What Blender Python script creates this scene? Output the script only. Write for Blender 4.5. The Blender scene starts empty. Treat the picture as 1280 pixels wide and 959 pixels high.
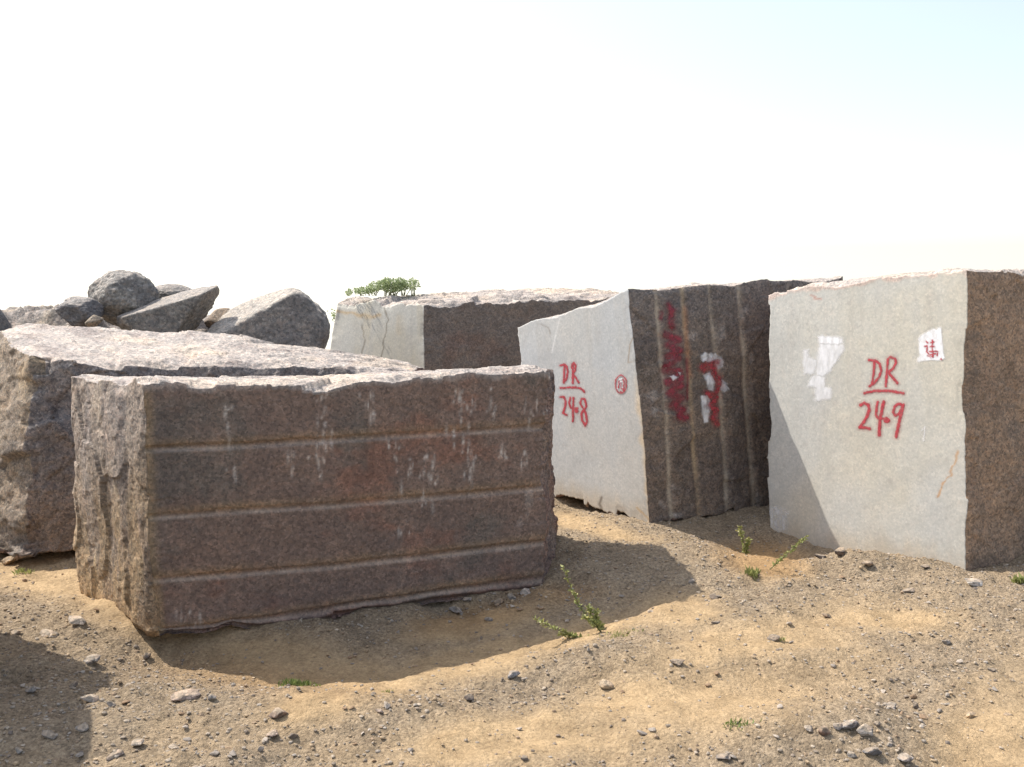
import bpy, bmesh, math, random
import numpy as np
from mathutils import Vector, Matrix

random.seed(7); RNG = np.random.default_rng(11)
sc = bpy.context.scene
COL = sc.collection
R = math.radians

# ------------------------------------------------------------------ camera
F = 1280.0; EYE = 1.6; HOR = 350.0
TH = math.atan((479.5 - HOR) / F); CT, ST = math.cos(TH), math.sin(TH)
cam_d = bpy.data.cameras.new('camera'); cam = bpy.data.objects.new('camera', cam_d); COL.objects.link(cam)
cam_d.sensor_width = 36; cam_d.lens = 36 * F / 1280; cam_d.clip_start = 0.05; cam_d.clip_end = 5000
cam.location = (0, 0, EYE); cam.rotation_euler = (R(90) - TH, 0, 0)
sc.camera = cam

def P(px, py, Y):
    v = -(py - 479.5) / F
    d = np.array([(px - 640) / F, CT + v * ST, -ST + v * CT]); d *= Y / d[1]
    return np.array([d[0], Y, d[2] + EYE])
def W(px, Y, z):
    return np.array([(px - 640) / F * (Y * CT - (z - EYE) * ST), Y, z])
def proj(p):
    z = p[:, 2] - EYE
    dep = np.maximum(p[:, 1] * CT - z * ST, 0.05); up = p[:, 1] * ST + z * CT
    return np.stack([640 + F * p[:, 0] / dep, 479.5 - F * up / dep], 1)

# ------------------------------------------------------------------ noise
M32 = np.uint64(0xffffffff)
def hsh(ix, iy, iz, seed):
    h = (ix.astype(np.int64) * 374761393 + iy.astype(np.int64) * 668265263 + iz.astype(np.int64) * 1440662683 + seed * 974634721)
    h = h.astype(np.uint64) & M32
    h = ((h ^ (h >> np.uint64(13))) * np.uint64(1274126177)) & M32
    h = ((h ^ (h >> np.uint64(15))) * np.uint64(2246822519)) & M32
    return ((h ^ (h >> np.uint64(16))) & M32).astype(np.float64) / 4294967295.0
def vn(p, seed=0):
    i = np.floor(p).astype(np.int64); f = p - i
    u = f * f * f * (f * (f * 6 - 15) + 10)
    r = 0
    for dx in (0, 1):
        wx = u[:, 0] if dx else 1 - u[:, 0]
        for dy in (0, 1):
            wy = u[:, 1] if dy else 1 - u[:, 1]
            for dz in (0, 1):
                wz = u[:, 2] if dz else 1 - u[:, 2]
                r = r + wx * wy * wz * hsh(i[:, 0] + dx, i[:, 1] + dy, i[:, 2] + dz, seed)
    return r * 2 - 1
def fbm(p, octv=4, seed=0, gain=0.5):
    a, s, t = 1.0, 0.0, 0.0
    for o in range(octv):
        s = s + a * vn(p * (2.03 ** o) + 17.3 * o, seed + o); t += a; a *= gain
    return s / t
def p3(a, b, c=0.0):
    return np.stack([a, b, np.zeros_like(a) + c], 1)
def facet(q, seed):
    """broken-stone facets: a randomly tilted plane in every jittered cell of the 2-D plane q"""
    q = q + 0.25 * np.stack([vn(p3(q[:, 0] * 1.7, q[:, 1] * 1.7), seed + 5), vn(p3(q[:, 0] * 1.7, q[:, 1] * 1.7), seed + 6)], 1)
    i = np.floor(q).astype(np.int64)
    best = np.full(len(q), 1e9); val = np.zeros(len(q)); z = np.zeros(len(q), np.int64)
    for dx in (-1, 0, 1):
        for dy in (-1, 0, 1):
            cx, cy = i[:, 0] + dx, i[:, 1] + dy
            sx = cx + hsh(cx, cy, z, seed); sy = cy + hsh(cx, cy, z + 1, seed)
            ex, ey = q[:, 0] - sx, q[:, 1] - sy
            d = ex * ex + ey * ey
            tv = (hsh(cx, cy, z + 2, seed) * 2 - 1) * ex + (hsh(cx, cy, z + 3, seed) * 2 - 1) * ey + (hsh(cx, cy, z + 4, seed) - .5) * .7
            m = d < best
            best = np.where(m, d, best); val = np.where(m, tv, val)
    return val
def sstep(a, b, x):
    t = np.clip((x - a) / (b - a), 0, 1); return t * t * (3 - 2 * t)
def dseg(px, pts):
    d = np.full(len(px), 1e9)
    for a, b in zip(pts[:-1], pts[1:]):
        a = np.array(a, float); b = np.array(b, float); ab = b - a
        t = np.clip(((px - a) @ ab) / max(ab @ ab, 1e-9), 0, 1)
        d = np.minimum(d, np.hypot(*(px - a - t[:, None] * ab).T))
    return d
def inpoly(px, poly):
    c = np.zeros(len(px), bool); n = len(poly)
    for i in range(n):
        (x0, y0), (x1, y1) = poly[i], poly[(i + 1) % n]
        if y0 == y1: continue
        m = ((y0 > px[:, 1]) != (y1 > px[:, 1])) & (px[:, 0] < (x1 - x0) * (px[:, 1] - y0) / (y1 - y0) + x0)
        c ^= m
    return c
def polymask(px, poly, soft):
    d = dseg(px, list(poly) + [poly[0]])
    s = np.where(inpoly(px, poly), -d, d)
    return 1 - sstep(-soft, soft, s)

# ------------------------------------------------------------------ objects
def tag(o, label=None, cat=None, group=None, kind=None):
    if label: o['label'] = label
    if cat: o['category'] = cat
    if group: o['group'] = group
    if kind: o['kind'] = kind
    return o
def mesh_obj(name, verts, quads, mat, parent=None, loc=None, tris=None, smooth=True):
    verts = np.asarray(verts, float)
    loc = np.zeros(3) if loc is None else np.asarray(loc, float)
    me = bpy.data.meshes.new(name)
    v = verts - loc
    nq = 0 if quads is None else len(quads); nt = 0 if tris is None else len(tris)
    me.vertices.add(len(v)); me.vertices.foreach_set('co', v.astype(np.float32).ravel())
    li = []; ls = []; lt = []
    if nq: li.append(np.asarray(quads).ravel()); ls.append(np.arange(nq) * 4); lt.append(np.full(nq, 4))
    if nt: li.append(np.asarray(tris).ravel()); ls.append(nq * 4 + np.arange(nt) * 3); lt.append(np.full(nt, 3))
    li = np.concatenate(li); ls = np.concatenate(ls); lt = np.concatenate(lt)
    me.loops.add(len(li)); me.loops.foreach_set('vertex_index', li.astype(np.int32))
    me.polygons.add(nq + nt); me.polygons.foreach_set('loop_start', ls.astype(np.int32)); me.polygons.foreach_set('loop_total', lt.astype(np.int32))
    me.polygons.foreach_set('use_smooth', np.full(nq + nt, smooth))
    me.update(calc_edges=True); me.validate()
    me.materials.append(mat)
    o = bpy.data.objects.new(name, me); COL.objects.link(o)
    if parent is not None:
        o.parent = parent
        o.location = Vector(loc) - parent.location
    else:
        o.location = loc
    return o
def attr_color(o, name, arr, dom):
    a = o.data.attributes.new(name, 'FLOAT_COLOR', dom); a.data.foreach_set('color', np.asarray(arr, np.float32).ravel())
def attr_float(o, name, arr):
    a = o.data.attributes.new(name, 'FLOAT', 'POINT'); a.data.foreach_set('value', np.asarray(arr, np.float32).ravel())

# ------------------------------------------------------------------ materials
class NT:
    def __init__(s, name):
        s.m = bpy.data.materials.new(name); s.m.use_nodes = True
        s.t = s.m.node_tree; s.t.nodes.clear()
        s.out = s.n('ShaderNodeOutputMaterial'); s.b = s.n('ShaderNodeBsdfPrincipled')
        s.l(s.b.outputs[0], s.out.inputs[0])
        s.tc = s.n('ShaderNodeTexCoord').outputs['Object']
    def n(s, t, **k):
        n = s.t.nodes.new(t)
        for a, v in k.items(): setattr(n, a, v)
        return n
    def l(s, a, b): s.t.links.new(a, b)
    def noise(s, scale, det=4, rough=.55, vec=None, out=0):
        n = s.n('ShaderNodeTexNoise'); n.inputs['Scale'].default_value = scale; n.inputs['Detail'].default_value = det; n.inputs['Roughness'].default_value = rough
        s.l(vec if vec is not None else s.tc, n.inputs['Vector']); return n.outputs[out]
    def vor(s, scale, vec=None, feature='F1'):
        n = s.n('ShaderNodeTexVoronoi', feature=feature); n.inputs['Scale'].default_value = scale
        s.l(vec if vec is not None else s.tc, n.inputs['Vector']); return n
    def math(s, op, a, b=None, c=None):
        n = s.n('ShaderNodeMath', operation=op)
        for i, x in enumerate((a, b, c)):
            if x is None: continue
            if isinstance(x, (int, float)): n.inputs[i].default_value = x
            else: s.l(x, n.inputs[i])
        return n.outputs[0]
    def ramp(s, fac, stops, interp='LINEAR'):
        n = s.n('ShaderNodeValToRGB'); r = n.color_ramp; r.interpolation = interp
        while len(r.elements) < len(stops): r.elements.new(.5)
        for e, (p, c) in zip(r.elements, stops):
            e.position = p; e.color = (*c, 1) if isinstance(c, tuple) else (c, c, c, 1)
        s.l(fac, n.inputs[0]); return n.outputs[0]
    def mix(s, fac, a, b, mode='MIX'):
        n = s.n('ShaderNodeMix', data_type='RGBA', blend_type=mode)
        if isinstance(fac, (int, float)): n.inputs[0].default_value = fac
        else: s.l(fac, n.inputs[0])
        for i, x in ((6, a), (7, b)):
            if isinstance(x, tuple): n.inputs[i].default_value = (*x, 1)
            else: s.l(x, n.inputs[i])
        return n.outputs[2]
    def bump(s, h, dist, strength=1.0, prev=None):
        n = s.n('ShaderNodeBump'); n.inputs['Distance'].default_value = dist
        if isinstance(strength, (int, float)): n.inputs['Strength'].default_value = strength
        else: s.l(strength, n.inputs['Strength'])
        s.l(h, n.inputs['Height'])
        if prev is not None: s.l(prev, n.inputs['Normal'])
        return n.outputs[0]

def make_stone(name, crystal=85.0):
    k = NT(name)
    at = k.n('ShaderNodeAttribute', attribute_name='base')
    base, alpha = at.outputs['Color'], at.outputs['Alpha']
    wob = k.n('ShaderNodeVectorMath', operation='ADD'); k.l(k.tc, wob.inputs[0])
    nz = k.noise(60, 2, out=1); sc_ = k.n('ShaderNodeVectorMath', operation='SCALE'); k.l(nz, sc_.inputs[0]); sc_.inputs['Scale'].default_value = .012
    k.l(sc_.outputs[0], wob.inputs[1])
    v = k.vor(crystal, wob.outputs[0])
    sep = k.n('ShaderNodeSeparateColor'); k.l(v.outputs['Color'], sep.inputs[0])
    cry = k.ramp(sep.outputs[0], [(0, (.50, .50, .52)), (.3, (.76, .76, .77)), (.55, (1, .99, .98)), (.78, (1.14, 1.03, .98)), (1, (1.42, 1.38, 1.35))])
    v2 = k.vor(crystal * 2.6, wob.outputs[0]); sp2 = k.n('ShaderNodeSeparateColor'); k.l(v2.outputs['Color'], sp2.inputs[0])
    fine = k.ramp(sp2.outputs[1], [(0, .78), (.5, 1.0), (1, 1.2)])
    mot = k.ramp(k.noise(5, 6, .62), [(.28, (.72, .72, .76)), (.5, (1, 1, 1)), (.72, (1.28, 1.2, 1.12))])
    mot2 = k.ramp(k.noise(22, 4, .6), [(.3, (.78, .78, .79)), (.7, (1.2, 1.2, 1.2))])
    c = k.mix(1, cry, fine, 'MULTIPLY')
    c = k.mix(1, c, mot, 'MULTIPLY'); c = k.mix(1, c, mot2, 'MULTIPLY')
    c = k.mix(alpha, (1, 1, 1), c)
    c = k.mix(1, base, c, 'MULTIPLY')
    k.l(c, k.b.inputs['Base Color'])
    # mica flakes: a few crystals are glossy
    mica = k.math('GREATER_THAN', sp2.outputs[2], .93)
    k.l(k.math('SUBTRACT', .88, k.math('MULTIPLY', k.math('MULTIPLY', mica, alpha), .6)), k.b.inputs['Roughness'])
    k.b.inputs['Specular IOR Level'].default_value = .35
    h = k.math('ADD', k.math('MULTIPLY', k.noise(28, 8, .68), 1.0), k.math('MULTIPLY', sep.outputs[2], .10))
    st = k.math('MULTIPLY', k.math('MULTIPLY', alpha, alpha), .85)
    k.l(k.bump(h, .022, st), k.b.inputs['Normal'])
    return k.m
M_stone = make_stone('granite')
M_rock = make_stone('field_rock', 60.0)

def make_ground():
    k = NT('dirt')
    at = k.n('ShaderNodeAttribute', attribute_name='base'); base, alpha = at.outputs['Color'], at.outputs['Alpha']
    n1 = k.ramp(k.noise(7, 8, .65), [(.3, (.78, .77, .76)), (.5, (1, 1, 1)), (.72, (1.2, 1.2, 1.2))])
    n2 = k.ramp(k.noise(60, 6, .7), [(.3, (.70, .68, .66)), (.5, (1, 1, 1)), (.7, (1.24, 1.24, 1.24))])
    v = k.vor(95); sp = k.n('ShaderNodeSeparateColor'); k.l(v.outputs['Color'], sp.inputs[0])
    grit = k.ramp(sp.outputs[0], [(0, (.45, .46, .5)), (.25, (.75, .76, .8)), (.6, (1, 1, 1)), (1, (1.35, 1.38, 1.45))])
    grit = k.mix(alpha, (1, 1, 1), grit)
    c = k.mix(1, n1, n2, 'MULTIPLY'); c = k.mix(1, c, grit, 'MULTIPLY'); c = k.mix(1, base, c, 'MULTIPLY')
    k.l(c, k.b.inputs['Base Color']); k.b.inputs['Roughness'].default_value = .95; k.b.inputs['Specular IOR Level'].default_value = .15
    b1 = k.bump(k.noise(45, 9, .7), .035, .8)
    hg = k.math('MULTIPLY', k.ramp(v.outputs['Distance'], [(0, 1.0), (.7, 0.0)]), sp.outputs[1])
    b2 = k.bump(hg, .010, k.math('MULTIPLY', alpha, .9), b1)
    k.l(b2, k.b.inputs['Normal'])
    return k.m
M_ground = make_ground()

def make_gravel():
    k = NT('gravel_stone')
    at = k.n('ShaderNodeAttribute', attribute_name='base')
    n = k.ramp(k.noise(120, 4, .6), [(.3, .7), (.7, 1.25)])
    k.l(k.mix(1, at.outputs['Color'], n, 'MULTIPLY'), k.b.inputs['Base Color']); k.b.inputs['Roughness'].default_value = .9
    return k.m
M_gravel = make_gravel()

def make_paint(name, col, rough=.6, var=.25):
    k = NT(name)
    at = k.n('ShaderNodeAttribute', attribute_name='cover')
    n = k.ramp(k.noise(55, 4, .6), [(.3, tuple(x * (1 - var) for x in col)), (.7, tuple(min(1, x * (1 + var)) for x in col))])
    k.l(n, k.b.inputs['Base Color']); k.b.inputs['Roughness'].default_value = rough
    tr = k.n('ShaderNodeBsdfTransparent'); mx = k.n('ShaderNodeMixShader')
    k.l(at.outputs['Fac'], mx.inputs[0]); k.l(tr.outputs[0], mx.inputs[1]); k.l(k.b.outputs[0], mx.inputs[2]); k.l(mx.outputs[0], k.out.inputs[0])
    return k.m
M_red = make_paint('red_spray_paint', (.42, .045, .06))
M_dred = make_paint('faded_red_paint', (.27, .035, .055))
M_white = make_paint('white_paint', (.84, .84, .86), var=.06)

def make_leaf(name, c0, c1):
    k = NT(name)
    g = k.n('ShaderNodeNewGeometry').outputs['Random Per Island']
    k.l(k.ramp(g, [(0, c0), (1, c1)]), k.b.inputs['Base Color']); k.b.inputs['Roughness'].default_value = .6
    tl = k.n('ShaderNodeBsdfTranslucent'); k.l(k.ramp(g, [(0, c0), (1, c1)]), tl.inputs[0])
    mx = k.n('ShaderNodeMixShader'); mx.inputs[0].default_value = .35
    k.l(k.b.outputs[0], mx.inputs[1]); k.l(tl.outputs[0], mx.inputs[2]); k.l(mx.outputs[0], k.out.inputs[0])
    return k.m
M_leaf = make_leaf('weed_leaf', (.20, .23, .07), (.40, .41, .15))
M_bush = make_leaf('bush_leaf', (.22, .28, .13), (.40, .46, .24))
M_grass = make_leaf('grass_blade', (.13, .18, .05), (.26, .32, .10))
M_flower = make_leaf('weed_flower', (.45, .42, .12), (.6, .58, .3))
M_stem = make_leaf('weed_stem', (.15, .16, .06), (.25, .24, .1))

# ------------------------------------------------------------------ ground
HOLLOWS = [  # x, y, radius x, radius y, depth
    (-1.25, 4.25, .30, .30, -.05), (-.72, 4.30, .42, .30, -.13), (-.15, 4.55, .45, .30, -.12), (.45, 4.95, .40, .30, -.06),
    (1.5, 6.35, .45, .45, -.16), (.38, 7.3, .35, .35, -.10), (1.9, 6.2, .35, .3, -.05),
    (-2.75, 5.75, .5, .3, -.06),
    (1.05, 5.65, .45, .40, .10), (2.0, 5.62, .28, .16, .09), (2.5, 5.35, .35, .2, .02), (1.15, 6.35, .22, .2, .03),
    (1.15, 3.45, .42, .26, .11), (-.55, 3.62, .55, .22, .05), (.35, 4.15, .75, .2, .06), (1.0, 4.75, .4, .16, .05), (.9, 3.95, .5, .2, -.03), (-1.5, 3.6, .5, .3, .03),
    (-1.25, 4.62, .40, .16, -.06), (-.75, 4.90, .40, .2, -.08), (-.25, 5.12, .35, .2, -.10), (.15, 5.36, .22, .16, -.06),
    (-1.58, 4.44, .34, .24, -.12), (-2.0, 4.05, .3, .12, -.04), (-1.62, 4.05, .14, .08, -.05), (.42, 5.4, .16, .25, .04), (-.05, 5.03, .22, .10, .05), (.12, 5.15, .15, .10, .05), (2.3, 3.6, .5, .4, -.04)]
def ground_base(x, y):
    r = np.hypot(x, y - 6)
    z = -np.maximum(0, r - 9) ** 1.0 * .11
    for hx, hy, rx, ry, d in HOLLOWS:
        z = z + d * np.exp(-((x - hx) / rx) ** 2 - ((y - hy) / ry) ** 2)
    return z
def zones(x, y):
    """sand 0..1 : bare yellow soil (1) against grey gravel (0); orange: damp ochre soil"""
    p = proj(np.stack([x, y, ground_base(x, y)], 1))
    def ell(cx, cy, rx, ry, rot=0):
        c, s = math.cos(R(rot)), math.sin(R(rot)); dx, dy = p[:, 0] - cx, p[:, 1] - cy
        return np.exp(-(((dx * c + dy * s) / rx) ** 2 + ((-dx * s + dy * c) / ry) ** 2) ** 1.5)
    S = np.zeros(len(x))
    for e in [(830, 895, 260, 62, -14), (640, 925, 170, 40, -8), (960, 800, 200, 34, -12), (560, 835, 200, 24, -14), (720, 795, 130, 20, -14), (395, 885, 65, 22, -8), (1260, 920, 100, 85, -30),
              (850, 770, 70, 28, 0), (960, 705, 55, 20, 10), (740, 660, 60, 12, 12), (180, 760, 150, 42, 22), (60, 720, 90, 30, 10), (370, 830, 190, 30, 8), (1090, 775, 110, 18, 0), (600, 780, 100, 22, -10)]:
        S = np.maximum(S, ell(*e))
    n = fbm(p3(x * 2.6, y * 2.6), 5, 31, .6)
    S = np.clip(S * 1.15 + n * .55 - .04, 0, 1)
    O = np.maximum(ell(950, 702, 60, 24, 8), np.maximum(ell(600, 770, 90, 16, -12) * .8, ell(330, 850, 160, 22, 8) * .5))
    O = np.maximum(O, ell(700, 745, 60, 16, 0) * .8)
    return S, O, n
def ground_h(x, y):
    x = np.asarray(x, float); y = np.asarray(y, float)
    z = ground_base(x, y)
    z = z + .034 * fbm(p3(x * 1.6, y * 1.6), 3, 3) + .028 * fbm(p3(x * 5.5, y * 5.5), 4, 9, .55)
    S, O, n = zones(x, y)
    rough = (1 - .7 * S)
    z = z + rough * .020 * np.abs(fbm(p3(x * 17, y * 17), 3, 15, .6)) + .004 * vn(p3(x * 45, y * 45), 4)
    lump = facet(np.stack([x * 7, y * 7], 1), 77)
    z = z + rough * .022 * np.clip(lump, 0, .6)
    return z
def gh(x, y): return float(ground_h(np.array([x]), np.array([y]))[0])
def G(px, py):
    z = 0.0
    for _ in range(5):
        v = -(py - 479.5) / F
        d = np.array([(px - 640) / F, CT + v * ST, -ST + v * CT]); q = d * ((z - EYE) / d[2]); z = gh(q[0], q[1])
    return np.array([q[0], q[1], z])

def grow(a, b, step, lo, hi):
    mid = list(np.arange(a, b, step)); L = []; s = step; x = a
    while x > lo: s *= 1.18; x -= s; L.append(x)
    U = []; s = step; x = mid[-1]
    while x < hi: s *= 1.18; x += s; U.append(x)
    return np.array(L[::-1] + mid + U)
gx = grow(-3.3, 4.6, .020, -900, 900); gy = grow(2.3, 8.4, .020, -900, 1500)
GX, GY = np.meshgrid(gx, gy); fx, fy = GX.ravel(), GY.ravel()
fz = ground_h(fx, fy)
nx, ny = len(gx), len(gy)
ii = (np.arange(ny - 1)[:, None] * nx + np.arange(nx - 1)[None]).ravel()
ground = mesh_obj('ground', np.stack([fx, fy, fz], 1), np.stack([ii, ii + 1, ii + nx + 1, ii + nx], 1), M_ground)
S, O, n_ = zones(fx, fy)
sand = np.array([.49, .35, .2]); grav = np.array([.34, .262, .175]); och = np.array([.40, .245, .115]); tan = np.array([.385, .285, .175])
gcol = grav + (sand - grav) * S[:, None]
gcol = gcol + (tan - gcol) * (np.clip(.45 - np.abs(S - .45), 0, 1) * 1.2)[:, None]
gcol = gcol + (och - gcol) * (O * .75)[:, None]
attr_color(ground, 'base', np.concatenate([gcol, (.62 - .45 * S)[:, None]], 1), 'POINT')
tag(ground, 'uneven bare yellow dirt and grey gravel ground of the stone yard', 'ground', kind='structure')

# ------------------------------------------------------------------ blocks
FACES = {'left': (0, 0), 'right': (0, 1), 'front': (1, 0), 'back': (1, 1), 'bottom': (2, 0), 'top': (2, 1)}
BLOCK_RECTS = []
class Block:
    def __init__(s, c, spec, seed):
        s.c = {k: np.asarray(v, float) for k, v in c.items()}; s.spec = spec; s.seed = seed
        g = s.c
        ln = lambda a, b: np.linalg.norm(g[a] - g[b])
        s.size = np.array([(ln('FLt', 'FRt') + ln('FLb', 'FRb')) / 2, (ln('FLt', 'BLt') + ln('FRt', 'BRt')) / 2, (ln('FLt', 'FLb') + ln('FRt', 'FRb')) / 2])
        cen = sum(g.values()) / 8
        s.nrm = {}
        q = {'left': ('FLb', 'FLt', 'BLt', 'BLb'), 'right': ('FRb', 'FRt', 'BRt', 'BRb'), 'front': ('FLb', 'FRb', 'FRt', 'FLt'),
             'back': ('BLb', 'BRb', 'BRt', 'BLt'), 'bottom': ('FLb', 'FRb', 'BRb', 'BLb'), 'top': ('FLt', 'FRt', 'BRt', 'BLt')}
        for f, k in q.items():
            n = np.cross(g[k[2]] - g[k[0]], g[k[3]] - g[k[1]]); n /= np.linalg.norm(n)
            if n @ (sum(g[x] for x in k) / 4 - cen) < 0: n = -n
            s.nrm[f] = n
        BLOCK_RECTS.append([tuple(g[k][:2]) for k in ('FLb', 'FRb', 'BRb', 'BLb')])
    def base(s, t):
        u, v, w = t[:, :1], t[:, 1:2], t[:, 2:]
        g = s.c
        return ((g['FLb'] * (1 - u) + g['FRb'] * u) * (1 - v) + (g['BLb'] * (1 - u) + g['BRb'] * u) * v) * (1 - w) + \
               ((g['FLt'] * (1 - u) + g['FRt'] * u) * (1 - v) + (g['BLt'] * (1 - u) + g['BRt'] * u) * v) * w
    def surf(s, t, lift=None):
        p = s.base(t); px = proj(p); d = np.zeros_like(p); m = t * s.size
        for fi, (f, (ax, side)) in enumerate(FACES.items()):
            sp = s.spec.get(f, {}); amp = sp.get('amp', .02)
            dist = (m[:, ax] if side == 0 else s.size[ax] - m[:, ax])
            tau = sp.get('tau', .06)
            w = np.exp(-(dist / tau) ** 2)
            sel = w > .002
            if not sel.any(): continue
            oa = [a for a in (0, 1, 2) if a != ax]
            q = m[sel][:, oa]; sd = s.seed * 50 + fi * 7
            st = sp.get('stretch', (1, 1)); qs = q * np.array(st)
            h = amp * (1.1 * fbm(p3(*(qs * 1.3).T), 3, sd) + .5 * fbm(p3(*(qs * 5).T), 4, sd + 1, .55))
            fa = sp.get('facet', 0)
            if fa:
                h = h + fa * (facet(qs * sp.get('fs', 4.0), sd + 2) * .9 + .40 * facet(qs * sp.get('fs', 4.0) * 3.1, sd + 3) + .16 * facet(qs * sp.get('fs', 4.0) * 9, sd + 4))
            er = sp.get('edge', 0)
            if er:
                e = np.full(len(q), 1e9)
                for a in oa: e = np.minimum(e, np.minimum(m[sel][:, a], s.size[a] - m[sel][:, a]))
                ne = .5 + .9 * fbm(p3(*(q * 4).T), 3, sd + 5)
                h = h - er * np.clip(ne, .1, 2) * np.exp(-(e / (er * 1.3)) ** 2)
            if 'extra' in sp:
                on = dist[sel] < 1e-6
                ex = np.zeros(len(q))
                if on.any(): ex[on] = sp['extra'](p[sel][on], px[sel][on], q[on])
                h = h + ex
            if 'bulge' in sp:
                tt = t[:, ax] if side else 1 - t[:, ax]
                d += (sp['bulge'](t[:, oa]) * tt)[:, None] * s.nrm[f]
            d[sel] += (w[sel] * h)[:, None] * s.nrm[f]
        if lift:
            d += s.nrm[lift[0]] * lift[1]
        return p + d
    def build(s, name, res, label, cat='stone block', group=None):
        n = [max(4, int(round(s.size[a] / res[a]))) for a in range(3)]
        sh = (n[0] + 1, n[1] + 1, n[2] + 1)
        mk = np.zeros(sh, bool)
        mk[0] = mk[-1] = True; mk[:, 0] = mk[:, -1] = True; mk[:, :, 0] = mk[:, :, -1] = True
        idx = np.full(sh, -1, np.int64); cnt = int(mk.sum()); idx[mk] = np.arange(cnt)
        t = np.stack(np.nonzero(mk), 1) / np.array(n, float)
        verts = s.surf(t); pb = s.base(t); px = proj(pb); m = t * s.size
        quads = []; cols = []
        for f, (ax, side) in FACES.items():
            g = idx.take(n[ax] if side else 0, axis=ax)
            a, b, c, d = g[:-1, :-1], g[1:, :-1], g[1:, 1:], g[:-1, 1:]
            qd = np.stack([a, b, c, d], -1).reshape(-1, 4)
            e1 = s.base(t[qd[:1, 1]])[0] - s.base(t[qd[:1, 0]])[0]; e2 = s.base(t[qd[:1, 3]])[0] - s.base(t[qd[:1, 0]])[0]
            if np.cross(e1, e2) @ s.nrm[f] < 0: qd = qd[:, ::-1]
            un = g.ravel(); oa = [x for x in (0, 1, 2) if x != ax]
            cf = np.zeros((cnt, 4)); cf[un] = s.spec[f]['col'](pb[un], px[un], m[un][:, oa], s.seed)
            cols.append(cf[qd.ravel()]); quads.append(qd)
        quads = np.concatenate(quads); cols = np.concatenate(cols)
        loc = (s.c['FLb'] + s.c['FRb'] + s.c['BRb'] + s.c['BLb']) / 4
        o = mesh_obj(name, verts, quads, M_stone, loc=loc)
        attr_color(o, 'base', cols, 'CORNER')
        s.obj = tag(o, label, cat, group)
        return o
    def decal(s, name, face, fn, box, mat, lift=.0016, cell=.0035, label=None):
        """a thin coat of paint following the face; fn(pixels) gives its coverage"""
        ax, side = FACES[face]; oa = [a for a in (0, 1, 2) if a != ax]
        def tt(A, B):
            t = np.zeros((A.size, 3)); t[:, ax] = side; t[:, oa[0]] = A.ravel(); t[:, oa[1]] = B.ravel(); return t
        A, B = np.meshgrid(np.linspace(0, 1, 150), np.linspace(0, 1, 150), indexing='ij')
        px = proj(s.base(tt(A, B)))
        ok = (px[:, 0] > box[0]) & (px[:, 0] < box[2]) & (px[:, 1] > box[1]) & (px[:, 1] < box[3])
        a0, a1 = A.ravel()[ok].min(), A.ravel()[ok].max(); b0, b1 = B.ravel()[ok].min(), B.ravel()[ok].max()
        na = int((a1 - a0) * s.size[oa[0]] / cell) + 2; nb = int((b1 - b0) * s.size[oa[1]] / cell) + 2
        A, B = np.meshgrid(np.linspace(a0, a1, na), np.linspace(b0, b1, nb), indexing='ij')
        t = tt(A, B); px = proj(s.base(t)); cov = fn(px)
        g = np.arange(na * nb).reshape(na, nb)
        q = np.stack([g[:-1, :-1], g[1:, :-1], g[1:, 1:], g[:-1, 1:]], -1).reshape(-1, 4)
        q = q[cov[q].max(1) > .06]
        un, inv = np.unique(q.ravel(), return_inverse=True)
        v = s.surf(t[un], (face, lift))
        o = mesh_obj(name, v, inv.reshape(-1, 4), mat, parent=s.obj, loc=v.mean(0))
        attr_float(o, 'cover', np.clip(cov[un], 0, 1))
        if label: o['label'] = label
        return o

def rgba(n, c, a): return np.concatenate([np.tile(np.array(c, float), (n, 1)), np.full((n, 1), a)], 1)
def blend(c, m, col, alpha=None):
    c[:, :3] += (np.array(col) - c[:, :3]) * m[:, None]
    if alpha is not None: c[:, 3] += (alpha - c[:, 3]) * m
    return c
def c_rough(col=(.23, .175, .15), dust=(.36, .28, .2), amt=.5, a=1.0):
    def f(p, px, q, seed):
        c = rgba(len(p), col, a)
        m = sstep(.0, .5, fbm(p3(*(q * 2.2).T), 4, seed + 90)) * amt
        blend(c, m, dust)
        red = sstep(.1, .5, fbm(p3(*(q * 4).T), 4, seed + 95)) * .5
        return blend(c, red, np.array(col) * np.array([1.15, .88, .8]))
    return f
def c_top(col=(.435, .39, .345), dark=(.25, .21, .19), dust=(.52, .44, .35)):
    def f(p, px, q, seed):
        c = rgba(len(p), col, .8)
        blend(c, sstep(.05, .5, fbm(p3(*(q * 7).T), 5, seed + 33, .65)) * .65, dark)
        blend(c, sstep(.0, .4, fbm(p3(*(q * 3).T), 4, seed + 35)) * .6, dust)
        return c
    return f
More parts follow.
